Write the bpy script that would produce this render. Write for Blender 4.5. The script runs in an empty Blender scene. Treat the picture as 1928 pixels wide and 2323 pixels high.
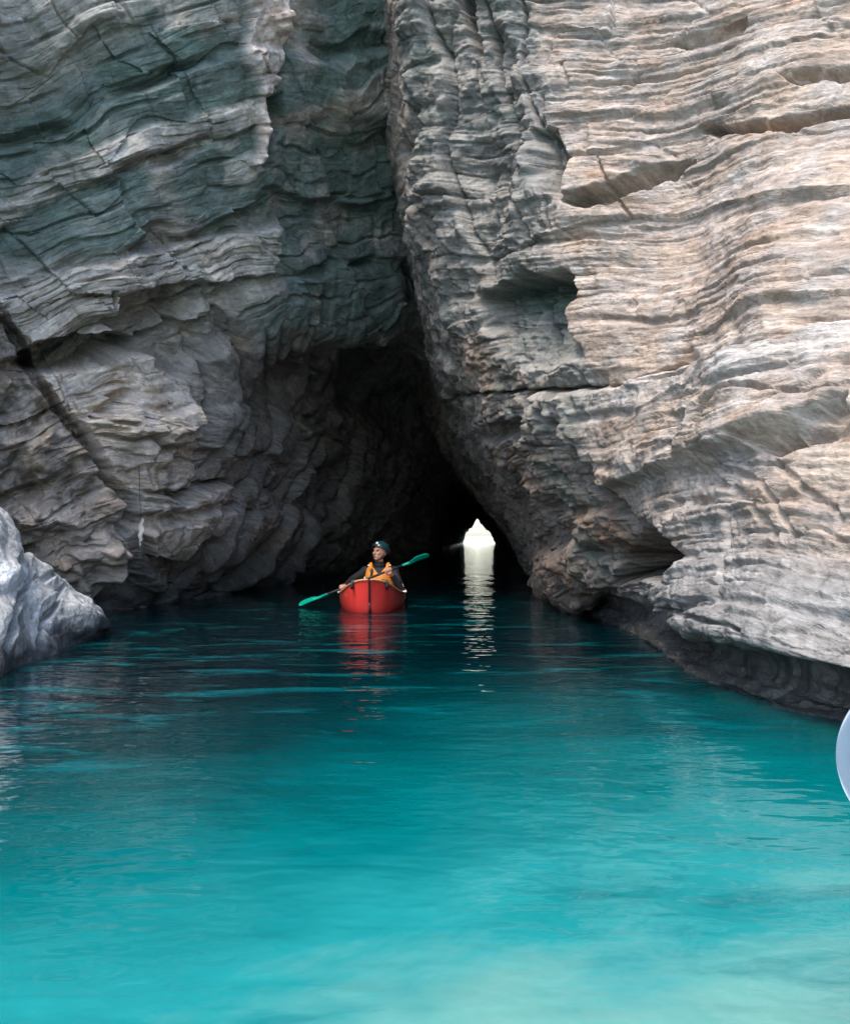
import bpy, bmesh, math
import numpy as np
from mathutils import Vector, Matrix

# ------------------------------------------------------------------ camera, world, sun, exposure
scene = bpy.context.scene
COL = scene.collection
CAM_H, FPX, HOR = 0.85, 1928.0, 1215.0          # eye height (m), focal length and horizon row in photo pixels
cd = bpy.data.cameras.new('camera')
cam = bpy.data.objects.new('camera', cd)
COL.objects.link(cam)
cam.location = (0, 0, CAM_H)
cam.rotation_euler = (math.radians(90), 0, 0)
cd.sensor_fit = 'VERTICAL'
cd.sensor_height = 36.0
cd.sensor_width = 36.0 * 1928 / 2323
cd.lens = FPX / 2323 * 36.0
cd.shift_y = (HOR - 1161.5) / 2323
cd.clip_start = 0.05
cd.clip_end = 3000
scene.camera = cam

SUN_EL, SUN_AZ = math.radians(60), math.radians(210)     # high, behind the viewer's left shoulder
world = bpy.data.worlds.new('World')
scene.world = world
world.use_nodes = True
wn = world.node_tree.nodes
bg = wn['Background']
sky = wn.new('ShaderNodeTexSky')
sky.sky_type = 'NISHITA'
sky.sun_disc = False
sky.sun_elevation = SUN_EL
sky.sun_rotation = SUN_AZ
sky.air_density = 1.0
sky.dust_density = 1.5
sky.ozone_density = 1.0
world.node_tree.links.new(sky.outputs[0], bg.inputs[0])
bg.inputs[1].default_value = 0.15
sd = bpy.data.lights.new('sun', 'SUN')
sd.energy = 1.5
sd.angle = math.radians(25)
sd.color = (1.0, 0.89, 0.76)
sun = bpy.data.objects.new('sun', sd)
COL.objects.link(sun)
sdir = Vector((math.sin(SUN_AZ) * math.cos(SUN_EL), math.cos(SUN_AZ) * math.cos(SUN_EL), math.sin(SUN_EL)))
sun.rotation_euler = sdir.to_track_quat('Z', 'Y').to_euler()
sun.location = sdir * 40
vs = scene.view_settings
vs.view_transform = 'Standard'
vs.look = 'None'
vs.gamma = 1.0
vs.use_curve_mapping = False
vs.exposure = 1.6
scene.cycles.use_denoising = True
scene.cycles.use_adaptive_sampling = True
scene.cycles.adaptive_threshold = 0.02
scene.cycles.max_bounces = 6
scene.cycles.diffuse_bounces = 4
scene.cycles.glossy_bounces = 3

# ------------------------------------------------------------------ helpers
S = 1.1061                                       # survey sheet pixels -> photo pixels


def at(px, py, d):
    """world point seen at survey pixel (px, py) at distance d in front of the viewer"""
    return np.array([(px * S - 964) / FPX * d, d, CAM_H - (py * S - HOR) / FPX * d])


def onwater(px, py):
    d = CAM_H * FPX / (py * S - HOR)
    return at(px, py, d)


def proj(P):
    y = np.maximum(P[..., 1], 0.2)
    return (P[..., 0] / y * FPX + 964) / S, (HOR - (P[..., 2] - CAM_H) / y * FPX) / S


from concurrent.futures import ThreadPoolExecutor
_pool = ThreadPoolExecutor(4)
_lat = {}


def _pn(a):
    x, y, z, g = a
    fl = [np.floor(t) for t in (x, y, z)]
    xf, yf, zf = x - fl[0], y - fl[1], z - fl[2]
    xi, yi, zi = [(t.astype(np.int32) & 31) for t in fl]
    u, v, w = [t * t * t * (t * (t * 6 - 15) + 10) for t in (xf, yf, zf)]
    out = np.zeros_like(x)
    for dx in (0, 1):
        ix = ((xi + dx) & 31) << 10
        wx = u if dx else 1 - u
        for dy in (0, 1):
            iy = ix | (((yi + dy) & 31) << 5)
            wxy = wx * (v if dy else 1 - v)
            for dz in (0, 1):
                h = iy | ((zi + dz) & 31)
                out += wxy * (w if dz else 1 - w) * (g[0][h] * (xf - dx) + g[1][h] * (yf - dy) + g[2][h] * (zf - dz))
    return out


def pnoise(x, y, z, seed=0):
    """gradient noise on a 32^3 lattice, evaluated in chunks"""
    if seed not in _lat:
        g = np.random.RandomState(seed + 17).normal(size=(3, 32768))
        _lat[seed] = (g / np.linalg.norm(g, axis=0)).astype(np.float32)
    g = _lat[seed]
    sh = np.shape(x)
    f = [np.ascontiguousarray(np.broadcast_to(t, sh), np.float32).ravel() for t in (x, y, z)]
    n, c = f[0].size, 24576
    parts = _pool.map(_pn, [(f[0][i:i + c], f[1][i:i + c], f[2][i:i + c], g) for i in range(0, n, c)])
    return np.concatenate(list(parts)).reshape(sh) * 1.6


def fbm(x, y, z, seed=0, oct=4, gain=0.5):
    o, a = 0, 1.0
    for k in range(oct):
        o = o + a * pnoise(x * 2 ** k, y * 2 ** k, z * 2 ** k, seed + k)
        a *= gain
    return o


def hash1(i, seed=0):
    n = (np.asarray(i).astype(np.int64) * 374761393 + seed * 668265263) & 0xFFFFFFFF
    n = ((n ^ (n >> 13)) * 1274126177) & 0xFFFFFFFF
    return ((n ^ (n >> 16)) & 0xFFFFFF) / float(0xFFFFFF)


def sstep(a, b, x):
    t = np.clip((x - a) / (b - a), 0, 1)
    return t * t * (3 - 2 * t)


def seg_dist(px, py, a, b):
    ax, ay = a; bx, by = b
    dx, dy = bx - ax, by - ay
    t = np.clip(((px - ax) * dx + (py - ay) * dy) / (dx * dx + dy * dy + 1e-9), 0, 1)
    return np.hypot(px - ax - t * dx, py - ay - t * dy)


def line_dist(px, py, pts):
    d = np.full(px.shape, 1e9)
    for a, b in zip(pts[:-1], pts[1:]):
        d = np.minimum(d, seg_dist(px, py, a, b))
    return d


def poly_mask(px, py, poly, feather):
    inside = np.zeros(px.shape, bool)
    d = np.full(px.shape, 1e9)
    for a, b in zip(poly, poly[1:] + poly[:1]):
        d = np.minimum(d, seg_dist(px, py, a, b))
        c = ((a[1] > py) != (b[1] > py))
        xs = (b[0] - a[0]) * (py - a[1]) / (b[1] - a[1] + 1e-9) + a[0]
        inside ^= c & (px < xs)
    sd = np.where(inside, d, -d)
    return sstep(-feather, feather, sd)


def catmull(ctrl, counts, axis=0):
    """ctrl (n, m, 3): dense curve through the controls along axis 0; counts per segment"""
    n = ctrl.shape[0]
    e = np.concatenate([2 * ctrl[:1] - ctrl[1:2], ctrl, 2 * ctrl[-1:] - ctrl[-2:-1]])
    out = []
    for i in range(n - 1):
        p0, p1, p2, p3 = e[i], e[i + 1], e[i + 2], e[i + 3]
        c = counts[i]
        t = (np.arange(c) / c)[:, None, None]
        if i == n - 2:
            t = (np.arange(c + 1) / c)[:, None, None]
        d0, d1, d2 = [np.linalg.norm(q_, axis=-1, keepdims=True) + 1e-6 for q_ in (p1 - p0, p2 - p1, p3 - p2)]
        m1, m2 = (p2 - p0) / (d0 + d1) * d1 * 0.9, (p3 - p1) / (d1 + d2) * d1 * 0.9
        out.append((2 * t ** 3 - 3 * t ** 2 + 1) * p1 + (t ** 3 - 2 * t ** 2 + t) * m1
                   + (-2 * t ** 3 + 3 * t ** 2) * p2 + (t ** 3 - t ** 2) * m2)
    return np.concatenate(out)


def resample(pts, k):
    pts = np.array(pts)
    seg = np.linalg.norm(np.diff(pts, axis=0), axis=1)
    c = np.concatenate([[0], np.cumsum(seg)])
    t = np.linspace(0, c[-1], k)
    return np.stack([np.interp(t, c, pts[:, i]) for i in range(3)], 1)


def grid_normals(P):
    du = np.gradient(P, axis=0)
    dv = np.gradient(P, axis=1)
    n = np.cross(du, dv)
    return n / (np.linalg.norm(n, axis=-1, keepdims=True) + 1e-12)


def blur(a, k):
    for ax in (0, 1):
        for _ in range(k):
            b = a.copy()
            sl = [slice(None)] * a.ndim
            lo, hi, mid = list(sl), list(sl), list(sl)
            lo[ax] = slice(0, -2); hi[ax] = slice(2, None); mid[ax] = slice(1, -1)
            b[tuple(mid)] = (a[tuple(lo)] + 2 * a[tuple(mid)] + a[tuple(hi)]) / 4
            a = b
    return a


def link(o, parent=None):
    COL.objects.link(o)
    if parent is not None:
        o.parent = parent
    return o


def grid_mesh(name, P, mat, attrs=None, smooth=True, flip=False):
    n, m = P.shape[:2]
    idx = np.arange(n * m).reshape(n, m)
    a, b, c, d = idx[:-1, :-1].ravel(), idx[1:, :-1].ravel(), idx[1:, 1:].ravel(), idx[:-1, 1:].ravel()
    f = np.stack([a, d, c, b] if flip else [a, b, c, d], 1).astype(np.int32)
    me = bpy.data.meshes.new(name)
    me.vertices.add(n * m)
    me.vertices.foreach_set('co', P.reshape(-1).astype(np.float32))
    me.loops.add(f.size)
    me.loops.foreach_set('vertex_index', f.ravel())
    me.polygons.add(len(f))
    me.polygons.foreach_set('loop_start', np.arange(0, f.size, 4, dtype=np.int32))
    me.polygons.foreach_set('loop_total', np.full(len(f), 4, np.int32))
    me.update(calc_edges=True)
    me.polygons.foreach_set('use_smooth', np.full(len(f), smooth, bool))
    for k, v in (attrs or {}).items():
        if v.shape[-1] == 4:
            at_ = me.attributes.new(k, 'FLOAT_COLOR', 'POINT')
            at_.data.foreach_set('color', v.reshape(-1).astype(np.float32))
        else:
            at_ = me.attributes.new(k, 'FLOAT_VECTOR', 'POINT')
            at_.data.foreach_set('vector', v.reshape(-1).astype(np.float32))
    me.materials.append(mat)
    return bpy.data.objects.new(name, me)


def new_mat(name):
    m = bpy.data.materials.new(name)
    m.use_nodes = True
    return m, m.node_tree, m.node_tree.nodes['Principled BSDF']


def node(nt, t, **kw):
    n = nt.nodes.new(t)
    for k, v in kw.items():
        if k.startswith('i_'):
            key = k[2:]
            n.inputs[int(key) if key.isdigit() else key].default_value = v
        else:
            setattr(n, k, v)
    return n


def simple(name, col, rough=0.6, noise=0.12, scale=30, bump=0.0, metal=0.0, coat=0.0):
    m, nt, b = new_mat(name)
    tc = node(nt, 'ShaderNodeTexCoord')
    nz = node(nt, 'ShaderNodeTexNoise', i_Scale=scale, i_Detail=5.0)
    nt.links.new(tc.outputs['Object'], nz.inputs['Vector'])
    mr = node(nt, 'ShaderNodeMapRange', i_3=1 - noise, i_4=1 + noise)
    nt.links.new(nz.outputs[0], mr.inputs[0])
    mx = node(nt, 'ShaderNodeMix', data_type='RGBA', blend_type='MULTIPLY')
    mx.inputs[0].default_value = 1
    mx.inputs[6].default_value = (*col, 1)
    nt.links.new(mr.outputs[0], mx.inputs[7])
    nt.links.new(mx.outputs[2], b.inputs['Base Color'])
    b.inputs['Roughness'].default_value = rough
    b.inputs['Metallic'].default_value = metal
    b.inputs['Coat Weight'].default_value = coat
    if bump:
        bp = node(nt, 'ShaderNodeBump', i_Strength=0.6, i_Distance=bump)
        nt.links.new(nz.outputs[0], bp.inputs['Height'])
        nt.links.new(bp.outputs[0], b.inputs['Normal'])
    return m


# ------------------------------------------------------------------ rock material (bed colours, with some shade painted in)
def rock_material(name, bump1, bump2, plate=0.014, gain=0.70):
    m, nt, b = new_mat(name)
    L = nt.links
    col = node(nt, 'ShaderNodeAttribute', attribute_name='rock_colour')
    bed = node(nt, 'ShaderNodeAttribute', attribute_name='bed')
    geo = node(nt, 'ShaderNodeNewGeometry')
    n1 = node(nt, 'ShaderNodeTexNoise', i_Scale=1.0, i_Detail=4.0, i_Roughness=0.62)
    m1 = node(nt, 'ShaderNodeVectorMath', operation='MULTIPLY')
    m1.inputs[1].default_value = (8.0, 8.0, 34.0)
    L.new(bed.outputs['Vector'], m1.inputs[0]); L.new(m1.outputs[0], n1.inputs['Vector'])
    n2 = node(nt, 'ShaderNodeTexNoise', i_Scale=26.0, i_Detail=3.5, i_Roughness=0.65)
    L.new(geo.outputs['Position'], n2.inputs['Vector'])
    n3 = node(nt, 'ShaderNodeTexNoise', i_Scale=3.1, i_Detail=2.0, i_Roughness=0.6)
    L.new(geo.outputs['Position'], n3.inputs['Vector'])
    r1 = node(nt, 'ShaderNodeMapRange', i_1=0.25, i_2=0.75, i_3=0.80, i_4=1.18)
    L.new(n1.outputs[0], r1.inputs[0])
    r2 = node(nt, 'ShaderNodeMapRange', i_1=0.3, i_2=0.7, i_3=0.82, i_4=1.16)
    L.new(n2.outputs[0], r2.inputs[0])
    mu = node(nt, 'ShaderNodeMath', operation='MULTIPLY')
    L.new(r1.outputs[0], mu.inputs[0]); L.new(r2.outputs[0], mu.inputs[1])
    mx = node(nt, 'ShaderNodeMix', data_type='RGBA', blend_type='MULTIPLY'); mx.inputs[0].default_value = 1
    L.new(col.outputs['Color'], mx.inputs[6]); L.new(mu.outputs[0], mx.inputs[7])
    hs = node(nt, 'ShaderNodeHueSaturation')
    r3 = node(nt, 'ShaderNodeMapRange', i_1=0.3, i_2=0.7, i_3=0.6, i_4=1.35)
    L.new(n3.outputs[0], r3.inputs[0]); L.new(r3.outputs[0], hs.inputs['Saturation'])
    L.new(mx.outputs[2], hs.inputs['Color'])
    L.new(hs.outputs[0], b.inputs['Base Color'])
    ro = node(nt, 'ShaderNodeMapRange', i_1=0.0, i_2=1.0, i_3=0.9, i_4=0.38)
    L.new(col.outputs['Alpha'], ro.inputs[0]); L.new(ro.outputs[0], b.inputs['Roughness'])
    b.inputs['Specular IOR Level'].default_value = 0.35
    # split plates: cells flattened along the bedding, each standing out by its own amount
    jit = node(nt, 'ShaderNodeTexNoise', i_Scale=7.0, i_Detail=3.0)
    L.new(geo.outputs['Position'], jit.inputs['Vector'])
    jo = node(nt, 'ShaderNodeVectorMath', operation='MULTIPLY_ADD')
    jo.inputs[1].default_value = (0.22, 0.22, 0.05)
    L.new(jit.outputs['Color'], jo.inputs[0]); L.new(bed.outputs['Vector'], jo.inputs[2])
    prev = None
    heights = []
    for k, (sx, sz, dist) in enumerate(((4.2, 21.0, plate), (11.0, 52.0, plate * 0.55))):
        sc_ = node(nt, 'ShaderNodeVectorMath', operation='MULTIPLY')
        sc_.inputs[1].default_value = (sx, sx, sz)
        L.new(jo.outputs[0], sc_.inputs[0])
        vo = node(nt, 'ShaderNodeTexVoronoi', i_Scale=1.0)
        L.new(sc_.outputs[0], vo.inputs['Vector'])
        sp = node(nt, 'ShaderNodeSeparateColor'); L.new(vo.outputs['Color'], sp.inputs[0])
        bp = node(nt, 'ShaderNodeBump', i_Strength=0.9, i_Distance=dist)
        L.new(sp.outputs[0], bp.inputs['Height'])
        if prev is not None:
            L.new(prev.outputs[0], bp.inputs['Normal'])
        prev = bp
        heights.append(sp)
    pr = node(nt, 'ShaderNodeMapRange', i_3=0.80 * gain, i_4=1.2 * gain); L.new(heights[0].outputs[1], pr.inputs[0])
    pr2 = node(nt, 'ShaderNodeMapRange', i_3=0.82, i_4=1.18); L.new(heights[1].outputs[1], pr2.inputs[0])
    mu2 = node(nt, 'ShaderNodeMath', operation='MULTIPLY'); L.new(pr.outputs[0], mu2.inputs[0]); L.new(pr2.outputs[0], mu2.inputs[1])
    mu3 = node(nt, 'ShaderNodeMath', operation='MULTIPLY'); L.new(mu.outputs[0], mu3.inputs[0]); L.new(mu2.outputs[0], mu3.inputs[1])
    L.new(mu3.outputs[0], mx.inputs[7])
    b1 = node(nt, 'ShaderNodeBump', i_Strength=0.9, i_Distance=bump1)
    L.new(n1.outputs[0], b1.inputs['Height'])
    L.new(prev.outputs[0], b1.inputs['Normal'])
    b2 = node(nt, 'ShaderNodeBump', i_Strength=0.8, i_Distance=bump2)
    L.new(n2.outputs[0], b2.inputs['Height']); L.new(b1.outputs[0], b2.inputs['Normal'])
    L.new(b2.outputs[0], b.inputs['Normal'])
    return m


# ------------------------------------------------------------------ bedding
def fit_beds(P, lines, px, py):
    """plane (plus gentle curvature) whose level lines follow the beds seen in the rock"""
    A = []
    flat = P.reshape(-1, 3)
    fx, fy = px.ravel(), py.ravel()
    for ln in lines:
        q = []
        for a, b in zip(ln[:-1], ln[1:]):
            for t in np.linspace(0, 1, 6):
                X, Y = a[0] + (b[0] - a[0]) * t, a[1] + (b[1] - a[1]) * t
                k = np.argmin((fx - X) ** 2 + (fy - Y) ** 2 + flat[:, 1] * 0.5)
                q.append(flat[k])
        q = np.array(q)
        A.append(q - q.mean(0))
    A = np.concatenate(A)
    a, *_ = np.linalg.lstsq(np.concatenate([A[:, :2], np.eye(2) * 0.15]), np.concatenate([-A[:, 2], [0, 0]]), rcond=None)
    return a


def fade(s, T):
    """1 where the sheet is fine enough to carry beds of thickness T, 0 where it is not"""
    d = np.maximum(np.abs(np.gradient(s, axis=0)), np.abs(np.gradient(s, axis=1)))
    return blur(sstep(T * 0.27, T * 0.13, d), 3)


def joints(s, lx, ly, size, seed):
    """blocks between cross joints: (offset of the block, closeness to a joint)"""
    a = (lx + 0.35 * s) / size + 0.45 * pnoise(lx * 0.9 / size, ly * 0.9 / size, s * 0.9 / size, seed)
    k = np.floor(s / (size * 0.62) + 0.6 * pnoise(lx * 0.6 / size, ly * 0.6 / size, s * 0.3 / size, seed + 1))
    a = a + hash1(k, seed + 2) * 7.3
    i = np.floor(a)
    f = a - i
    h = hash1(i * 57 + k * 1013, seed + 3)
    return h - 0.5, np.minimum(f, 1 - f) * size, h


def ledges(s, lx, ly, T, seed, wob=0.35, blk=1.0):
    """broken beds: each bed stands out by its own amount, split along its length into blocks; grooves between"""
    w = s / T + wob * pnoise(lx * 0.7 / blk, ly * 0.7 / blk, s * 0.4, seed) + 0.35 * wob * pnoise(lx * 3 / blk, ly * 3 / blk, s * 1.2, seed + 9)
    i = np.floor(w)
    f = w - i

    def bed(i):
        off = hash1(i, seed) * 50
        n = pnoise(lx * 0.9 / blk + off, ly * 0.9 / blk, off + 0.5, seed + 3)
        c = lx / blk * (0.6 + 1.2 * hash1(i, seed + 7)) + off + 1.3 * pnoise(lx * 0.8 / blk, ly * 0.8 / blk, off, seed + 5)
        ci = np.floor(c)
        cf = c - ci
        h0 = hash1(ci * 131 + i * 7919, seed + 1)
        h1 = hash1((ci + 1) * 131 + i * 7919, seed + 1)
        return 0.38 * (hash1(i, seed + 2) - 0.5) * 2 + 0.36 * n + 0.62 * ((h0 + (h1 - h0) * sstep(0.92, 1.0, cf)) - 0.5)
    v0, v1 = bed(i), bed(i + 1)
    v = v0 + (v1 - v0) * sstep(0.86, 1.0, f)
    groove = np.minimum(f, 1 - f)
    g = -0.75 * (1 - sstep(0.02, 0.14, groove)) * sstep(-0.25, 0.35, pnoise(lx * 1.6 / blk, ly * 1.6 / blk, np.round(w) * 3.7, seed + 6))
    return v + g, i, f


# ------------------------------------------------------------------ cliff sheets lofted from surveyed profiles
K = 13


def column(below, prof, back):
    p = resample(prof, K)
    return np.concatenate([np.array(below), p, np.array(back)])


def loft(cols, row_counts, max_step=2.0):
    C = np.stack(cols)                                  # (u, v, 3)
    px, py = proj(C)
    cnt = []
    for i in range(len(cols) - 1):
        vis = (px[i] > -150) & (px[i] < 1890) & (py[i] > -80) & (C[i, :, 1] < 20)
        L = np.hypot(px[i + 1] - px[i], py[i + 1] - py[i])
        n = int(np.clip((np.percentile(L[vis], 70) if vis.any() else 30) / max_step, 8, 125))
        cnt.append(n)
    P = catmull(C, cnt)
    P = catmull(P.transpose(1, 0, 2), row_counts).transpose(1, 0, 2)
    return P


def A3(*t):
    return [at(*q) for q in t]


# ---- right cliff: undercut foot, leaning slab face, face turning into the cave, tunnel side to the far mouth
def foot(wl, lip, out=(0.25, 0.15)):
    wl = np.array(wl); lip = np.array(lip)
    b = wl + np.array([out[0], out[1], -0.9])
    u = wl * 0.55 + lip * 0.45 + np.array([0.16, 0.10, 0.0])
    u[2] = 0.10 + 0.25 * lip[2]
    return [b, wl, u]


R_spec = [
    # waterline, profile from the lip upwards
    (None, [(7.5, -2.5, 0.3), (8.2, -2.2, 2), (9, -1.2, 5), (10, 0, 9)]),
    (onwater(1990, 1530), A3((1960, 1430, 2.9), (1960, 1000, 3.6), (1960, 500, 4.8), (1960, 0, 5.7), (1960, -420, 6.6))),
    (onwater(1743, 1482), A3((1743, 1378, 3.45), (1743, 1050, 4.0), (1743, 700, 4.7), (1743, 350, 5.4), (1743, 0, 6.0), (1743, -420, 7.0))),
    (onwater(1575, 1450), A3((1565, 1345, 3.95), (1560, 1050, 4.6), (1560, 700, 5.2), (1560, 350, 5.9), (1560, 0, 6.5), (1560, -420, 7.4))),
    (onwater(1425, 1385), A3((1420, 1290, 5.0), (1400, 1050, 5.6), (1400, 700, 6.2), (1390, 350, 6.8), (1380, 0, 7.1), (1380, -420, 8.0))),
    (onwater(1305, 1308), A3((1290, 1222, 6.9), (1275, 1080, 7.0), (1240, 950, 7.1), (1205, 800, 7.2), (1160, 570, 7.4), (1138, 380, 7.5), (1105, 100, 7.7), (1080, -50, 7.8), (1060, -420, 8.5))),
    (onwater(1250, 1278), A3((1235, 1228, 8.0), (1130, 1020, 8.2), (1060, 800, 8.3), (1000, 600, 8.3), (1000, 350, 8.35), (930, 100, 8.25), (920, -50, 8.25), (900, -420, 8.9))),
    (onwater(1203, 1254), A3((1180, 1222, 9.3), (1062, 1000, 9.5), (962, 780, 9.3), (880, 560, 9.1), (848, 300, 8.9), (812, 0, 8.6), (800, -100, 8.6), (770, -420, 9.0))),
    (onwater(1165, 1236), A3((1140, 1205, 11.0), (1030, 1000, 10.9), (930, 790, 10.7), (852, 600, 10.5), (822, 430, 10.4), (790, 300, 11.2), (770, 100, 12.0), (740, -300, 13.0))),
    (onwater(1125, 1216), A3((1103, 1188, 12.8), (1012, 1010, 12.8), (925, 835, 12.6), (876, 700, 12.5), (835, 560, 13.2), (800, 400, 14.2), (740, 100, 15.5))),
    (onwater(1092, 1179), A3((1078, 1155, 17.8), (1000, 1045, 18), (925, 945, 18), (880, 870, 18.6), (820, 780, 19.5), (740, 600, 20.5))),
    ((3.3, 30, 0), [(3.2, 30, 0.2), (2.9, 30, 1.2), (1.7, 30, 2.3), (0.2, 30, 3.1), (-2.5, 30, 4.5)]),
    ((4.5, 48, 0), [(4.45, 48, 0.2), (4.1, 48, 1.2), (3.0, 48, 2.3), (1.4, 48, 3.2), (-1.5, 48, 4.6)]),
    ((7.45, 90, 0), [(7.4, 90, 0.2), (7.0, 90, 1.1), (6.1, 90, 1.8), (5.6, 90, 2.7), (4.6, 90, 3.6), (2.5, 90, 4.6)]),
]
cols = []
for wl, pr in R_spec:
    if wl is None:
        f = [(7.6, -2.6, -1), (7.5, -2.6, 0), (7.5, -2.6, 0.15)]
    else:
        f = foot(wl, pr[0]) if pr[0][1] < 25 else [np.array(wl) + (0.1, 0, -0.9), np.array(wl), np.array(wl) + (0, 0, 0.1)]
    t = np.array(pr[-1])
    back = [t + (0.6, 1.2, 1.6), t + (2.0, 6.0, 2.6)] if t[1] < 11 and t[0] > -1 else [t + (-0.6, 0.6, 0.8), t + (-2.0, 2.0, 2.0)]
    cols.append(column(f, pr, back))
R0 = loft(cols, [10, 18, 22] + [64] * (K - 1) + [10, 6])

# ---- left cliff: foot, hollow, overhanging brow; runs on as the left side and roof of the tunnel
L_spec = [
    ((-11, 3.0, 0), [(-11, 3, 0.1), (-10.7, 2.8, 3), (-10, 2.4, 6), (-9.5, 2, 9)]),
    (onwater(-160, 1282), A3((-160, 1260, 8.1), (-160, 1000, 7.9), (-160, 700, 7.6), (-160, 450, 7.3), (-160, 200, 6.9), (-160, 0, 6.5), (-160, -320, 6.2))),
    (onwater(0, 1272), A3((0, 1255, 8.55), (0, 1000, 8.4), (0, 700, 8.2), (0, 450, 8.0), (0, 200, 7.8), (0, 0, 7.6), (0, -320, 7.5))),
    (onwater(225, 1255), A3((222, 1238, 9.4), (222, 1170, 9.25), (220, 1080, 8.9), (220, 780, 8.8), (220, 700, 8.6), (220, 450, 8.4), (220, 200, 8.15), (220, 0, 7.9), (220, -320, 7.8))),
    (onwater(420, 1222), A3((420, 1210, 12.0), (422, 1165, 11.8), (422, 1105, 10.6), (410, 900, 10.2), (400, 760, 9.8), (400, 600, 9.2), (400, 350, 8.8), (400, 100, 8.4), (400, -50, 8.2), (400, -320, 8.0))),
    (onwater(560, 1200), A3((570, 1187, 14.5), (585, 1140, 14.2), (600, 1070, 13.4), (612, 900, 13.4), (605, 790, 12.5), (595, 690, 10.4), (585, 560, 10.0), (578, 350, 9.4), (570, 150, 8.95), (560, -50, 8.6), (560, -320, 8.4))),
    (onwater(680, 1178), A3((690, 1166, 18.3), (715, 1105, 18.0), (745, 1030, 17.4), (765, 930, 17.4), (760, 800, 15.5), (750, 700, 11.7), (742, 580, 11.1), (730, 350, 10.3), (720, 100, 9.5), (715, -50, 9.1), (710, -320, 8.8))),
    (onwater(765, 1167), A3((775, 1152, 21.2), (812, 1090, 21.5), (846, 1000, 21.0), (864, 910, 20.0), (880, 830, 17.5), (880, 730, 13.4), (875, 620, 12.4), (868, 430, 11.4), (865, 250, 10.6), (860, 0, 9.9), (850, -320, 9.5))),
    (onwater(850, 1152), A3((857, 1136, 28), (878, 1080, 28), (905, 1005, 27), (940, 945, 25.5), (985, 880, 22.5), (1010, 740, 18), (1010, 500, 15), (1010, 200, 13), (1000, -300, 11.5))),
    ((0.9, 48, 0), [(0.9, 48, 0.2), (1.1, 48, 1.2), (2.0, 48, 2.0), (3.0, 48, 2.6), (4.4, 48, 3.1), (6.5, 48, 4.2)]),
    ((4.0, 90, 0), [(4.05, 90, 0.2), (4.35, 90, 1.2), (5.0, 90, 1.8), (5.45, 90, 2.6), (6.3, 90, 3.2), (9, 90, 4.0)]),
]
cols = []
for wl, pr in L_spec:
    wl = np.array(wl, float)
    f = [wl + (-0.2, 0.1, -0.9), wl]
    t = np.array(pr[-1])
    back = [t + (-0.3, 1.2, 1.6), t + (-0.3, 6.0, 2.6)] if t[1] < 10 else [t + (0.8, 0.6, 0.8), t + (2.0, 2.0, 2.0)]
    cols.append(column(f, pr, back))
L0 = loft(cols, [10, 18] + [56] * (K - 1) + [10, 6], 2.3)


def bed_frame(ab):
    n = np.array([ab[0], ab[1], 1.0])
    sc = np.linalg.norm(n)
    n = n / sc
    t1 = np.cross(np.array([0, 1.0, 0]), n); t1 /= np.linalg.norm(t1)
    t2 = np.cross(n, t1)
    return n, t1, t2


def mixc(c, target, m):
    return c + (np.array(target) - c) * m[..., None]


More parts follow.
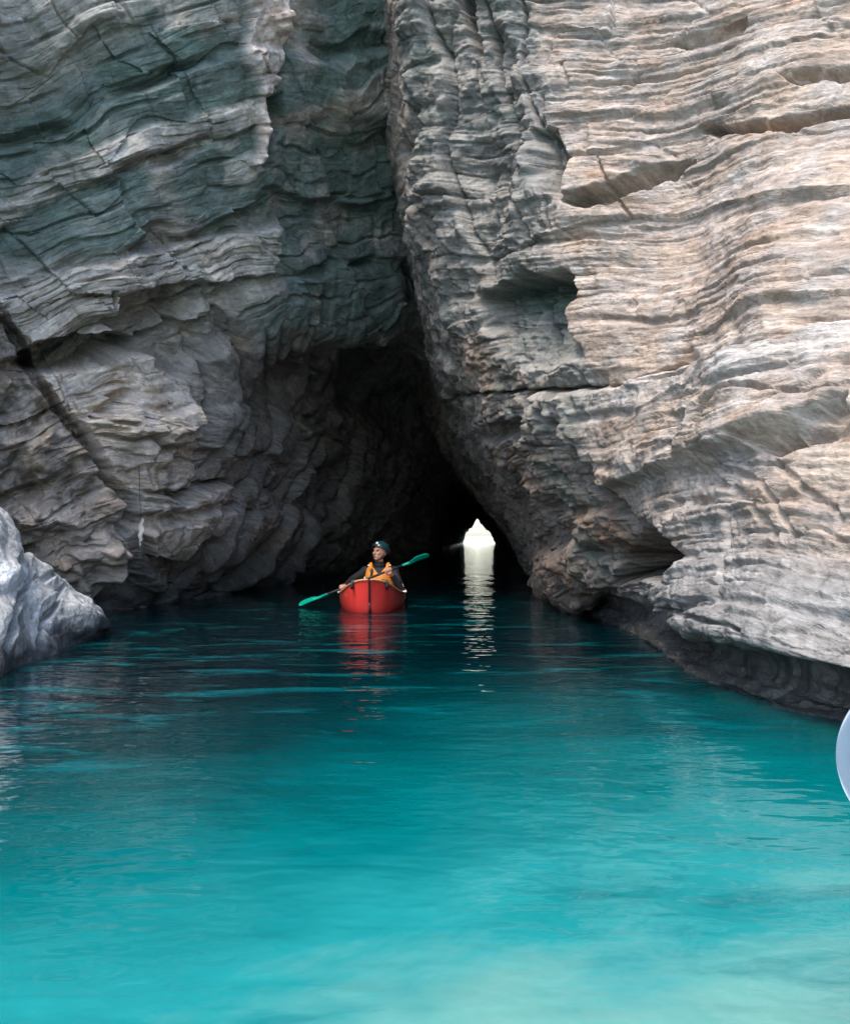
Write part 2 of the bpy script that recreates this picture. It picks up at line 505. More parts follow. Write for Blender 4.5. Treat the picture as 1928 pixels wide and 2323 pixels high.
def build_right():
    P = R0.copy()
    N = blur(grid_normals(P), 10)
    N /= np.linalg.norm(N, axis=-1, keepdims=True)
    # make the normal point at the viewer's side
    k = np.argmin((proj(P)[0] - 1400) ** 2 + (proj(P)[1] - 700) ** 2)
    c = P.reshape(-1, 3)[k]; n0 = N.reshape(-1, 3)[k]
    flip = np.dot(n0, np.array([0, 0, CAM_H]) - c) < 0
    if flip:
        N = -N
    px, py = proj(P)
    ab = fit_beds(P, [[(1180, 400), (1400, 350), (1740, 300)], [(1150, 500), (1450, 430), (1740, 375)],
                      [(1250, 800), (1450, 750), (1740, 685)], [(1180, 650), (1740, 540)],
                      [(1200, 170), (1740, 60)], [(1320, 1010), (1740, 930)], [(1320, 1190), (1700, 1140)]], px, py)
    n, t1, t2 = bed_frame(ab)
    X, Y, Z = P[..., 0], P[..., 1], P[..., 2]
    warp = 0.07 * pnoise(X * 0.4, Y * 0.4, Z * 0.4, 40) + 0.02 * pnoise(X * 1.7, Y * 1.7, Z * 1.7, 41)
    s = P @ n + warp
    lx, ly = P @ t1 + P @ t2 * 0.6, P @ t2
    tun = sstep(10, 16, Y)                                 # coarser in the tunnel
    jb, je, jh = joints(s, lx, ly, 0.95, 30)
    jb2, je2, jh2 = joints(s, lx, ly, 0.40, 34)
    s = s + 0.05 * jb + 0.03 * jb2
    ed = np.minimum(sstep(11.5, 8.5, Y) + 0.35, 1)
    a1, i1, _ = ledges(s, lx, ly, 0.34, 1, wob=0.22, blk=1.1)
    a2, i2, _ = ledges(s, lx, ly, 0.105, 2, wob=0.28, blk=0.75)
    a3, i3, _ = ledges(s, lx, ly, 0.060, 3, wob=0.35, blk=0.5)
    rough_zone = 0.22 + 0.95 * sstep(-0.3, 0.35, pnoise(X * 0.7, Y * 0.7, Z * 0.7, 44))
    D = a1 * 0.055 + a2 * 0.048 * rough_zone * fade(s, 0.105) + a3 * 0.030 * rough_zone * fade(s, 0.060)
    D += 0.07 * jb + 0.032 * jb2 - 0.05 * (jh > 0.45) * (1 - sstep(0.004, 0.022, je)) - 0.026 * (jh2 > 0.55) * (1 - sstep(0.004, 0.02, je2))
    D *= ed
    D += 0.065 * fbm(X * 0.5, Y * 0.5, Z * 0.5, 50, 3) + 0.014 * fbm(X * 8, Y * 8, Z * 8, 57, 3) + 0.022 * fbm(X * 2.6, Y * 2.6, Z * 2.6, 54, 3) * (1 + 3 * tun)
    # survey features
    wx = px + 9 * pnoise(X * 4, Y * 4, Z * 4, 60) + 4 * pnoise(X * 13, Y * 13, Z * 13, 61)
    wy = py + 6 * pnoise(X * 4 + 9, Y * 4, Z * 4, 62) + 3 * pnoise(X * 13, Y * 13 + 5, Z * 13, 63)
    near = Y < 16
    # cave-side face: broken, blocky, with sharp vertical offsets
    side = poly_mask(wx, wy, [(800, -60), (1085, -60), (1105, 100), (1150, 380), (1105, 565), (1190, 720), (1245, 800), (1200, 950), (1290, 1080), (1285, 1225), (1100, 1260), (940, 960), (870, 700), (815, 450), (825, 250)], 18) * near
    D += side * (0.10 * fbm(X * 1.6, Y * 1.6, Z * 2.2, 70, 4) + 0.05 * np.abs(fbm(X * 5, Y * 5, Z * 5, 74, 3)) - 0.03)
    # vertical joints on that face
    jx = (px - 0.18 * py) / 62 + 0.6 * pnoise(X * 1.2, Y * 1.2, Z * 1.2, 77)
    jf = jx - np.floor(jx)
    D += side * sstep(700, 400, py) * (0.16 * (hash1(np.floor(jx), 5) - 0.5) - 0.10 * (1 - sstep(0, 0.10, np.minimum(jf, 1 - jf))))

    def cut(poly, depth, fe, lim=None, grad=None):
        m = poly_mask(wx, wy, poly, fe) * near
        if grad is not None:
            m = m * np.clip((grad[1] - wy) / (grad[1] - grad[0]), 0, 1)
        return -depth * m

    D += cut([(975, 622), (1008, 590), (1040, 582), (1062, 562), (1110, 570), (1152, 556), (1172, 598), (1156, 640), (1196, 735), (1100, 765), (1010, 725)], 0.55, 12, grad=(575, 770))
    D += cut([(1155, 412), (1240, 382), (1330, 348), (1425, 334), (1390, 364), (1290, 402), (1200, 424)], 0.26, 5)
    D += cut([(1430, 262), (1560, 238), (1760, 205), (1760, 238), (1600, 268), (1460, 274)], 0.20, 6)
    D += cut([(1600, 152), (1760, 130), (1760, 152), (1640, 164)], 0.14, 5)
    D += cut([(1375, 75), (1450, 50), (1530, 30), (1510, 62), (1400, 92)], 0.12, 7)
    D += cut([(1095, 270), (1135, 265), (1160, 330), (1150, 395), (1120, 390), (1100, 330)], 0.30, 12)
    D += cut([(1000, 60), (1030, 60), (1060, 180), (1085, 300), (1060, 330), (1020, 200)], 0.16, 14)
    D += cut([(930, -50), (965, -50), (975, 110), (955, 120)], 0.40, 8)
    D += cut([(1258, 1196), (1272, 1150), (1298, 1112), (1322, 1084), (1346, 1090), (1362, 1125), (1368, 1166), (1345, 1188), (1312, 1176)], 1.1, 13)
    D += cut([(1540, 905), (1640, 880), (1760, 835), (1760, 868), (1640, 908), (1600, 930)], 0.16, 9)
    D += cut([(1608, 900), (1632, 893), (1640, 908), (1620, 918), (1606, 913)], 0.20, 4)
    D += cut([(1380, 1290), (1743, 1390), (1800, 1400), (1800, 1480), (1500, 1440), (1380, 1350)], 0.10, 20)
    D += cut([(985, 870), (1070, 862), (1060, 900), (990, 905)], 0.22, 9)
    for ln, w, dp in [([(1060, 612), (1078, 668), (1112, 712)], 5, 0.32), ([(905, 822), (1010, 806), (1110, 802), (1235, 793)], 3.6, 0.14),
                      ([(1250, 795), (1320, 778), (1400, 745)], 3.5, 0.10), ([(1560, 715), (1640, 700), (1760, 683)], 3, 0.14),
                      ([(1390, 985), (1470, 950), (1560, 990), (1600, 1080)], 7, 0.03), ([(1440, 960), (1530, 1020), (1560, 1090)], 8, 0.035),
                      ([(1590, 950), (1650, 1000), (1700, 1040)], 8, 0.035), ([(1290, 1235), (1420, 1262), (1500, 1290)], 4, 0.08),
                      ([(1080, 810), (1180, 920), (1215, 990), (1300, 1070)], 7, 0.10)]:
        D -= dp * (1 - sstep(w * 0.35, w * 1.5, line_dist(wx, wy, ln))) * near
    D += 0.16 * poly_mask(wx, wy, [(1185, 1060), (1240, 1045), (1285, 1060), (1275, 1110), (1220, 1125), (1185, 1100)], 14) * near
    D += 0.20 * poly_mask(wx, wy, [(1105, 1130), (1200, 1120), (1235, 1200), (1190, 1250), (1110, 1210)], 20) * near
    D += 0.13 * poly_mask(wx, wy, [(1085, 815), (1250, 798), (1743, 690), (1900, 660), (1900, 840), (1500, 930), (1250, 1000), (1180, 900)], 10) * near
    Q = P + N * D[..., None]
    # rock colour, plus shade painted on the cave side, hollow and undercut
    c = np.ones(P.shape) * np.array([0.485, 0.400, 0.335])
    bedv = hash1(i2, 21) * 0.6 + hash1(i1, 22) * 0.4
    c = c * (0.86 + 0.18 * bedv + 0.10 * jh2)[..., None]
    pat = fbm(X * 0.8, Y * 0.8, Z * 1.1, 80, 4)
    c = mixc(c, (0.50, 0.41, 0.35), 0.75 * sstep(0.05, 0.6, pat))
    c = mixc(c, (0.38, 0.355, 0.33), 0.4 * sstep(0.1, 0.7, fbm(X * 1.1, Y * 1.1, Z * 1.5, 84, 4)))
    c = mixc(c, (0.60, 0.545, 0.49), 0.6 * sstep(0.25, 0.8, fbm(X * 2.3, Y * 2.3, Z * 4.0, 88, 4)))
    rust = sstep(0.28, 0.7, fbm(lx * 1.3, ly * 1.3, s * 9, 92, 4))
    c = mixc(c, (0.27, 0.17, 0.11), 0.42 * rust * sstep(900, 500, py))
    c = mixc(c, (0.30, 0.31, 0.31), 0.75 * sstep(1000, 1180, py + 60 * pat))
    c = mixc(c, (0.62, 0.60, 0.58), 0.45 * poly_mask(wx, wy, [(1130, 850), (1300, 790), (1743, 690), (1900, 660), (1900, 760), (1500, 800), (1250, 860)], 25))
    c = mixc(c, (0.24, 0.25, 0.235), 0.7 * side)  # cave-side face painted darker, as it turns from the light
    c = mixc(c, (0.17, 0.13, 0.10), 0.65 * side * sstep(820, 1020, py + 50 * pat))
    c = mixc(c, (0.13, 0.095, 0.075), 0.8 * poly_mask(wx, wy, [(1285, 1095), (1300, 1078), (1345, 1088), (1362, 1125), (1368, 1166), (1345, 1188), (1310, 1172), (1262, 1192), (1255, 1130)], 9))  # brown rock, with the hollow's own shade painted in
    c = mixc(c, (0.36, 0.27, 0.21), 0.7 * poly_mask(wx, wy, [(930, 690), (1050, 690), (1080, 800), (1000, 880), (920, 800)], 25) * sstep(-0.4, 0.3, pat))
    c = mixc(c, (0.24, 0.165, 0.12), 0.8 * poly_mask(wx, wy, [(1170, 1050), (1250, 1035), (1290, 1070), (1270, 1125), (1190, 1110)], 16))
    c = mixc(c, (0.30, 0.21, 0.16), 0.7 * poly_mask(wx, wy, [(1040, 920), (1120, 930), (1110, 1010), (1050, 1000)], 20))
    c = mixc(c, (0.26, 0.19, 0.15), 0.7 * poly_mask(wx, wy, [(1100, 1130), (1200, 1120), (1240, 1220), (1190, 1260), (1100, 1215)], 22))
    c = mixc(c, (0.09, 0.15, 0.125), 0.75 * poly_mask(wx, wy, [(985, 600), (1080, 565), (1165, 560), (1170, 640), (1090, 650), (1000, 640)], 14))
    c = mixc(c, (0.10, 0.15, 0.13), 0.5 * sstep(0.1, 0.6, fbm(X * 1.7, Y * 1.7, Z * 1.7, 96, 3)) * side)
    wet = sstep(0.36, 0.16, Z + 0.06 * fbm(X * 2, Y * 2, Z * 2, 98, 3) + 0.012 * (Y - 4))  # wet waterline, raised to take in the shade under the lip
    c = mixc(c, (0.05, 0.055, 0.055), 0.9 * wet)  # wet waterline band, carried higher to paint shade under the lip
    c = np.clip(c, 0.02, 0.75)
    bed = np.stack([lx, ly, s], -1)
    rc = np.concatenate([c, wet[..., None]], -1)
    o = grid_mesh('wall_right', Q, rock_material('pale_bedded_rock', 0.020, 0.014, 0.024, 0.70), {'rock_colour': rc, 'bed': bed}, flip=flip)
    o['kind'] = 'structure'
    o['label'] = 'pale grey and tan cliff of thin tilted beds, right side of the sea cave'
    link(o)


def build_left():
    P = L0.copy()
    N = blur(grid_normals(P), 10)
    N /= np.linalg.norm(N, axis=-1, keepdims=True)
    px, py = proj(P)
    k = np.argmin((px - 400) ** 2 + (py - 600) ** 2)
    flip = np.dot(N.reshape(-1, 3)[k], np.array([0, 0, CAM_H]) - P.reshape(-1, 3)[k]) < 0
    if flip:
        N = -N
    ab = fit_beds(P, [[(0, 425), (120, 335), (250, 285), (400, 235), (520, 205)], [(0, 580), (200, 545), (400, 500), (580, 470)],
                      [(580, 250), (760, 200)], [(500, 740), (700, 690), (860, 640)], [(450, 640), (620, 600), (820, 540)],
                      [(150, 250), (340, 205)], [(250, 510), (470, 470)], [(100, 830), (360, 800)]], px, py)
    n, t1, t2 = bed_frame(ab)
    X, Y, Z = P[..., 0], P[..., 1], P[..., 2]
    warp = 0.08 * pnoise(X * 0.5, Y * 0.5, Z * 0.5, 140) + 0.05 * pnoise(X * 1.7, Y * 1.7, Z * 1.7, 141)
    s = P @ n + warp
    lx, ly = P @ t1 + P @ t2 * 0.5, P @ t2
    tun = sstep(15, 22, Y)
    jb, je, jh = joints(s, lx, ly, 1.25, 130)
    jb2, je2, jh2 = joints(s, lx, ly, 0.55, 134)
    s = s + 0.07 * jb + 0.03 * jb2
    ed = 1 - 0.75 * tun
    a1, i1, _ = ledges(s, lx, ly, 0.52, 11, blk=1.7)
    a2, i2, _ = ledges(s, lx, ly, 0.17, 12, blk=0.9)
    a3, i3, _ = ledges(s, lx, ly, 0.055, 13, blk=0.45)
    wx = px + 15 * pnoise(X * 2.2, Y * 2.2, Z * 2.2, 160) + 4 * pnoise(X * 11, Y * 11, Z * 11, 161)
    wy = py + 13 * pnoise(X * 2.2 + 9, Y * 2.2, Z * 2.2, 162) + 3 * pnoise(X * 11, Y * 11 + 5, Z * 11, 163)
    near = Y < 25
    # fluted, folded beds hanging in the mouth of the tunnel
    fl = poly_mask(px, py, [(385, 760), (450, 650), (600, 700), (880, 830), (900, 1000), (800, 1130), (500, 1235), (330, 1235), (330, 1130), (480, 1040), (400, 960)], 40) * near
    q = (px + 0.42 * (py - 900) + 0.0009 * (py - 900) ** 2) / 46 + 0.9 * pnoise(X * 0.8, Y * 0.8, Z * 0.6, 170) + 0.3 * pnoise(X * 2.5, Y * 2.5, Z * 1.5, 171)
    qi = np.floor(q); qf = q - qi
    rib = (0.6 + 0.8 * hash1(qi, 31)) * np.sqrt(np.clip(np.sin(np.pi * qf), 0, 1)) - 0.6
    D = (a1 * 0.23 + a2 * 0.062 * (1 - 0.55 * fl) * fade(s, 0.17) + a3 * 0.014 * (1 - 0.5 * fl) * fade(s, 0.055)) * ed * (1 - 0.35 * fl)
    D += (1 - 0.7 * fl) * ed * (0.12 * jb + 0.05 * jb2 - 0.03 * (jh > 0.65) * (1 - sstep(0.004, 0.03, je)) - 0.02 * (jh2 > 0.75) * (1 - sstep(0.004, 0.025, je2)))
    D += fl * rib * (0.20 + 0.06 * pnoise(X * 1.5, Y * 1.5, Z * 3, 173))
    D += 0.20 * fbm(X * 0.5, Y * 0.5, Z * 0.5, 150, 3) + 0.05 * fbm(X * 2.3, Y * 2.3, Z * 2.3, 154, 3) * (1 + 1.5 * tun)

    def m(poly, fe):
        return poly_mask(wx, wy, poly, fe) * near
    cav = m([(32, 742), (60, 716), (150, 692), (230, 684), (330, 702), (322, 724), (200, 748), (80, 768)], 6)
    D -= 0.60 * cav
    band2 = m([(-80, 592), (0, 578), (200, 545), (400, 500), (595, 465), (560, 560), (380, 590), (262, 600), (230, 680), (60, 712), (0, 648), (-80, 640)], 7)
    bn = 0.75 + 0.9 * pnoise(X * 1.1, Y * 1.1, Z * 1.1, 165)
    D += (0.17 * bn + 0.035 * a3 + 0.05 * a2) * band2
    D -= 0.20 * m([(240, 605), (380, 592), (375, 690), (330, 700), (232, 684)], 7)
    band1 = m([(-80, 480), (0, 425), (110, 340), (250, 282), (520, 205), (532, 258), (430, 300), (300, 340), (130, 395), (0, 465), (-80, 520)], 8)
    D += (0.15 * bn + 0.035 * a3 + 0.06 * a2) * band1
    vein = m([(512, -60), (588, -60), (592, 60), (575, 110), (552, 190), (538, 330), (520, 335), (527, 200), (500, 130), (508, 60)], 7)
    D += vein * (0.17 + 0.12 * fbm(X * 3.5, Y * 3.5, Z * 2.5, 167, 3))
    D -= 0.25 * m([(545, 200), (575, 190), (585, 260), (560, 345), (540, 340)], 8)
    slab1 = m([(45, 775), (200, 752), (322, 728), (332, 760), (378, 772), (378, 850), (300, 900), (140, 870), (95, 830)], 6)
    D += 0.10 * slab1
    slab2 = m([(108, 848), (240, 835), (300, 850), (370, 820), (378, 880), (350, 905), (295, 915), (270, 895), (150, 895)], 5)
    D += 0.16 * slab2
    slab3 = m([(150, 898), (270, 900), (292, 930), (375, 890), (385, 960), (330, 1000), (220, 1010), (180, 960)], 6)
    D += 0.09 * slab3
    slab4 = m([(245, 1010), (330, 1018), (440, 992), (472, 1026), (440, 1080), (360, 1116), (285, 1122), (255, 1075)], 7)
    D += 0.22 * slab4
    D -= 0.22 * m([(320, 690), (350, 690), (450, 640), (470, 690), (400, 745), (378, 775), (330, 752)], 8)
    # nearer crumbling rib at the far left, cut off by a diagonal joint
    rub = m([(-300, 600), (0, 640), (85, 790), (170, 918), (222, 1010), (210, 1290), (-300, 1400)], 8)
    lump = fbm(X * 2.6, Y * 2.6, Z * 2.6, 180, 3)
    D += rub * (0.16 + 0.20 * lump + 0.10 * np.abs(fbm(X * 5, Y * 5, Z * 5, 184, 2)))
    for ln, w, dp in [([(-40, 600), (0, 648), (88, 795), (172, 920), (220, 1012), (235, 1080)], 9, 0.45), ([(285, 880), (285, 1000)], 2.5, 0.05),
                      ([(330, 1005), (420, 985), (470, 985)], 5, 0.15), ([(225, 600), (228, 685)], 4, 0.12), ([(445, 590), (380, 640), (375, 690)], 7, 0.16),
                      ([(170, 855), (200, 865), (225, 866)], 4, 0.12), ([(640, 780), (600, 860), (590, 950)], 9, 0.2)]:
        D -= dp * (1 - sstep(w * 0.35, w * 1.5, line_dist(wx, wy, ln))) * near
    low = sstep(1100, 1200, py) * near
    D += low * (0.16 * fbm(X * 1.4, Y * 1.4, Z * 1.4, 190, 3))
    # ceiling recess by the big seam
    D -= 0.35 * m([(590, 250), (700, 235), (800, 270), (830, 520), (700, 560), (600, 500), (560, 380)], 30) * 0.4
    D -= 0.5 * m([(700, 740), (860, 690), (900, 840), (800, 880), (700, 830)], 26)
    Q = P + N * D[..., None]
    c = np.ones(P.shape) * np.array([0.262, 0.232, 0.20])
    bedv = hash1(i2, 121) * 0.6 + hash1(i1, 122) * 0.4
    c = c * (0.80 + 0.40 * bedv)[..., None]
    pat = fbm(X * 0.9, Y * 0.9, Z * 1.1, 200, 4)
    green = np.clip(poly_mask(wx, wy, [(560, 60), (830, -60), (860, 500), (860, 720), (640, 760), (470, 700), (560, 560)], 75)
                    + poly_mask(wx, wy, [(-80, 560), (-80, 470), (130, 410), (560, 270), (620, 480), (400, 490), (100, 550)], 38)
                    + poly_mask(wx, wy, [(-80, 320), (60, 240), (330, 60), (520, 20), (520, 190), (240, 275), (80, 350), (-80, 440)], 55)
                    + poly_mask(wx, wy, [(300, -80), (520, -80), (520, 60), (320, 60)], 30)
                    + 0.45 * sstep(520, 380, py) * sstep(-60, 90, py + 0.2 * px), 0, 1)
    alg = green * sstep(-0.5, 0.25, pat + 0.25 + 0.5 * fbm(lx * 1.5, ly * 1.5, s * 5, 230, 3))
    c = mixc(c, (0.083, 0.125, 0.112), 0.84 * alg)
    # bare crests of beds above the algae
    crest = sstep(0.25, 0.6, a2 * 0.6 + a1 * 0.6 + a3 * 0.25 + 0.3 * pat)
    c = mixc(c, (0.40, 0.37, 0.33), 0.8 * crest * sstep(900, 600, py))
    c = mixc(c, (0.43, 0.385, 0.34), np.clip(0.9 * (band1 + band2), 0, 0.9) * (0.35 + 0.65 * sstep(-0.35, 0.35, fbm(lx * 1.2, ly * 1.2, s * 9, 204, 4))))
    c = mixc(c, (0.50, 0.415, 0.37), 0.9 * vein)
    c = mixc(c, (0.33, 0.27, 0.23), 0.8 * m([(590, 235), (720, 195), (745, 225), (660, 250), (600, 270)], 10))
    c = mixc(c, (0.40, 0.37, 0.33), 0.6 * sstep(160, -40, py + 0.25 * px + 60 * pat))
    c = mixc(c, (0.46, 0.385, 0.315), np.clip(0.85 * (slab1 + slab2 + slab3) + 0.45 * slab4, 0, 0.85))
    c = mixc(c, (0.14, 0.13, 0.118), 0.7 * fl)  # flutes darkened in colour for the shade inside the mouth
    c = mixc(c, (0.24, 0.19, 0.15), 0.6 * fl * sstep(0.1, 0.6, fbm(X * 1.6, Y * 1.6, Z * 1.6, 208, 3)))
    c = mixc(c, (0.20, 0.165, 0.135), 0.8 * rub)
    c = mixc(c, (0.36, 0.29, 0.23), 0.7 * rub * sstep(0.25, 0.7, lump))
    c = mixc(c, (0.05, 0.052, 0.05), 0.8 * low)  # shade below the overhang painted into the foot of the wall
    wet = sstep(0.32, 0.05, Z + 0.10 * fbm(X * 2, Y * 2, Z * 2, 298, 3))
    c = mixc(c, (0.05, 0.055, 0.055), 0.85 * wet)
    c = np.clip(c, 0.02, 0.7)
    bed = np.stack([lx, ly, s], -1)
    rc = np.concatenate([c, wet[..., None]], -1)
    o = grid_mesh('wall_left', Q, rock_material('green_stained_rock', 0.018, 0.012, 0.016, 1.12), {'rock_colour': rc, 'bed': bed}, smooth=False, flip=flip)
    o['kind'] = 'structure'
    o['label'] = 'dark green-stained overhanging cliff with folded beds, left side of the sea cave'
    link(o)
    return Q, px, py


build_right()
LQ, Lpx, Lpy = build_left()


# ------------------------------------------------------------------ water
def graded(lo, hi, core_lo, core_hi, step):
    c = list(np.arange(core_lo, core_hi, step))
    a, d = [], step
    x = core_lo
    while x > lo:
        d *= 1.35; x -= d; a.append(max(x, lo))
    b, d = [], step
    x = c[-1]
    while x < hi:
        d *= 1.35; x += d; b.append(min(x, hi))
    return np.array(a[::-1] + c + b)


def build_water():
    xs = graded(-700, 700, -6, 6, 0.12)
    ys = graded(-700, 1500, 0.5, 16, 0.12)
    X, Y = np.meshgrid(xs, ys, indexing='ij')
    Z = 0.006 * pnoise(X * 0.5, Y * 0.9, X * 0, 301) + 0.003 * pnoise(X * 1.3, Y * 2.2, X * 0, 302)
    P = np.stack([X, Y, Z], -1)
    m, nt, b = new_mat('turquoise_sea_water')
    L = nt.links
    geo = node(nt, 'ShaderNodeNewGeometry')
    # colour of the water body: pale over shallow sand, cave gloom painted in beyond
    def noise(scale, sx, sy, detail=4.0, rough=0.5, dist=0.0):
        mp = node(nt, 'ShaderNodeMapping')
        mp.inputs['Scale'].default_value = (sx, sy, 1)
        mp.inputs['Rotation'].default_value = (0, 0, 0.35)
        n = node(nt, 'ShaderNodeTexNoise', i_Scale=scale, i_Detail=detail, i_Roughness=rough, i_Distortion=dist)
        L.new(geo.outputs['Position'], mp.inputs[0]); L.new(mp.outputs[0], n.inputs['Vector'])
        return n
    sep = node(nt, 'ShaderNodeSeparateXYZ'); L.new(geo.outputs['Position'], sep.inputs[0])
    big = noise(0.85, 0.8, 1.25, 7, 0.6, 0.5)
    # painted falloff: water colour dims with distance into the cave
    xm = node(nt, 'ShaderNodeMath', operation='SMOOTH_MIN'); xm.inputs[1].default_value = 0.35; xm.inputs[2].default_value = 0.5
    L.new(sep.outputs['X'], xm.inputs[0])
    cave_fade = node(nt, 'ShaderNodeMath', operation='MULTIPLY_ADD'); cave_fade.inputs[1].default_value = -0.85
    L.new(xm.outputs[0], cave_fade.inputs[0]); L.new(sep.outputs['Y'], cave_fade.inputs[2])
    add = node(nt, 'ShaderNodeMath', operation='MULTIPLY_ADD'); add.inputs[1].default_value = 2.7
    L.new(big.outputs[0], add.inputs[0]); L.new(cave_fade.outputs[0], add.inputs[2])
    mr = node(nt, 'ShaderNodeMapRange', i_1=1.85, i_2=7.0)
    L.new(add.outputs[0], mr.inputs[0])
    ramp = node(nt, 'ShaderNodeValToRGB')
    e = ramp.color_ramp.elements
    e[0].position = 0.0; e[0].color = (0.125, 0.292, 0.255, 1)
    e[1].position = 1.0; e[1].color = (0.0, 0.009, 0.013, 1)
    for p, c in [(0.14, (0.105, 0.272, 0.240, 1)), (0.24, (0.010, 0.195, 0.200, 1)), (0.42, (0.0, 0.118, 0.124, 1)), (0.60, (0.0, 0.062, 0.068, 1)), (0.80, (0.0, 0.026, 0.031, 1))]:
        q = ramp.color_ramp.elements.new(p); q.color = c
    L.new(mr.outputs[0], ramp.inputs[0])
    weed = noise(1.6, 0.7, 1.9, 6, 0.62, 0.9)
    wr = node(nt, 'ShaderNodeMapRange', i_1=0.54, i_2=0.64, i_3=0.0, i_4=0.62)
    L.new(weed.outputs[0], wr.inputs[0])
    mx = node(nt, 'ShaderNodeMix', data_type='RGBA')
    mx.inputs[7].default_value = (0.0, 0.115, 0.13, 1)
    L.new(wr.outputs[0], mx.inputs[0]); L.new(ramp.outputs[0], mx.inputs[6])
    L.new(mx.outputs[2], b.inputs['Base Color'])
    b.inputs['Roughness'].default_value = 0.03
    b.inputs['IOR'].default_value = 1.333
    # ripples
    def wave(scale, sx, sy, rot, detail):
        mp = node(nt, 'ShaderNodeMapping')
        mp.inputs['Scale'].default_value = (sx, sy, 1)
        mp.inputs['Rotation'].default_value = (0, 0, rot)
        n = node(nt, 'ShaderNodeTexNoise', i_Scale=scale, i_Detail=detail, i_Roughness=0.5)
        L.new(geo.outputs['Position'], mp.inputs[0]); L.new(mp.outputs[0], n.inputs['Vector'])
        return n
    w1 = wave(1.1, 0.75, 1.2, 0.25, 2.0)
    w2 = wave(4.5, 0.6, 1.3, -0.2, 2.0)
    w3 = wave(15, 0.7, 1.2, 0.3, 1.0)
    b1 = node(nt, 'ShaderNodeBump', i_Strength=1.0, i_Distance=0.014); L.new(w1.outputs[0], b1.inputs['Height'])
    b2 = node(nt, 'ShaderNodeBump', i_Strength=1.0, i_Distance=0.012); L.new(w2.outputs[0], b2.inputs['Height']); L.new(b1.outputs[0], b2.inputs['Normal'])
    b3 = node(nt, 'ShaderNodeBump', i_Strength=1.0, i_Distance=0.0030); L.new(w3.outputs[0], b3.inputs['Height']); L.new(b2.outputs[0], b3.inputs['Normal'])
    L.new(b3.outputs[0], b.inputs['Normal'])
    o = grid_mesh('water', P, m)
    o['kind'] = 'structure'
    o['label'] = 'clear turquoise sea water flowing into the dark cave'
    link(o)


build_water()


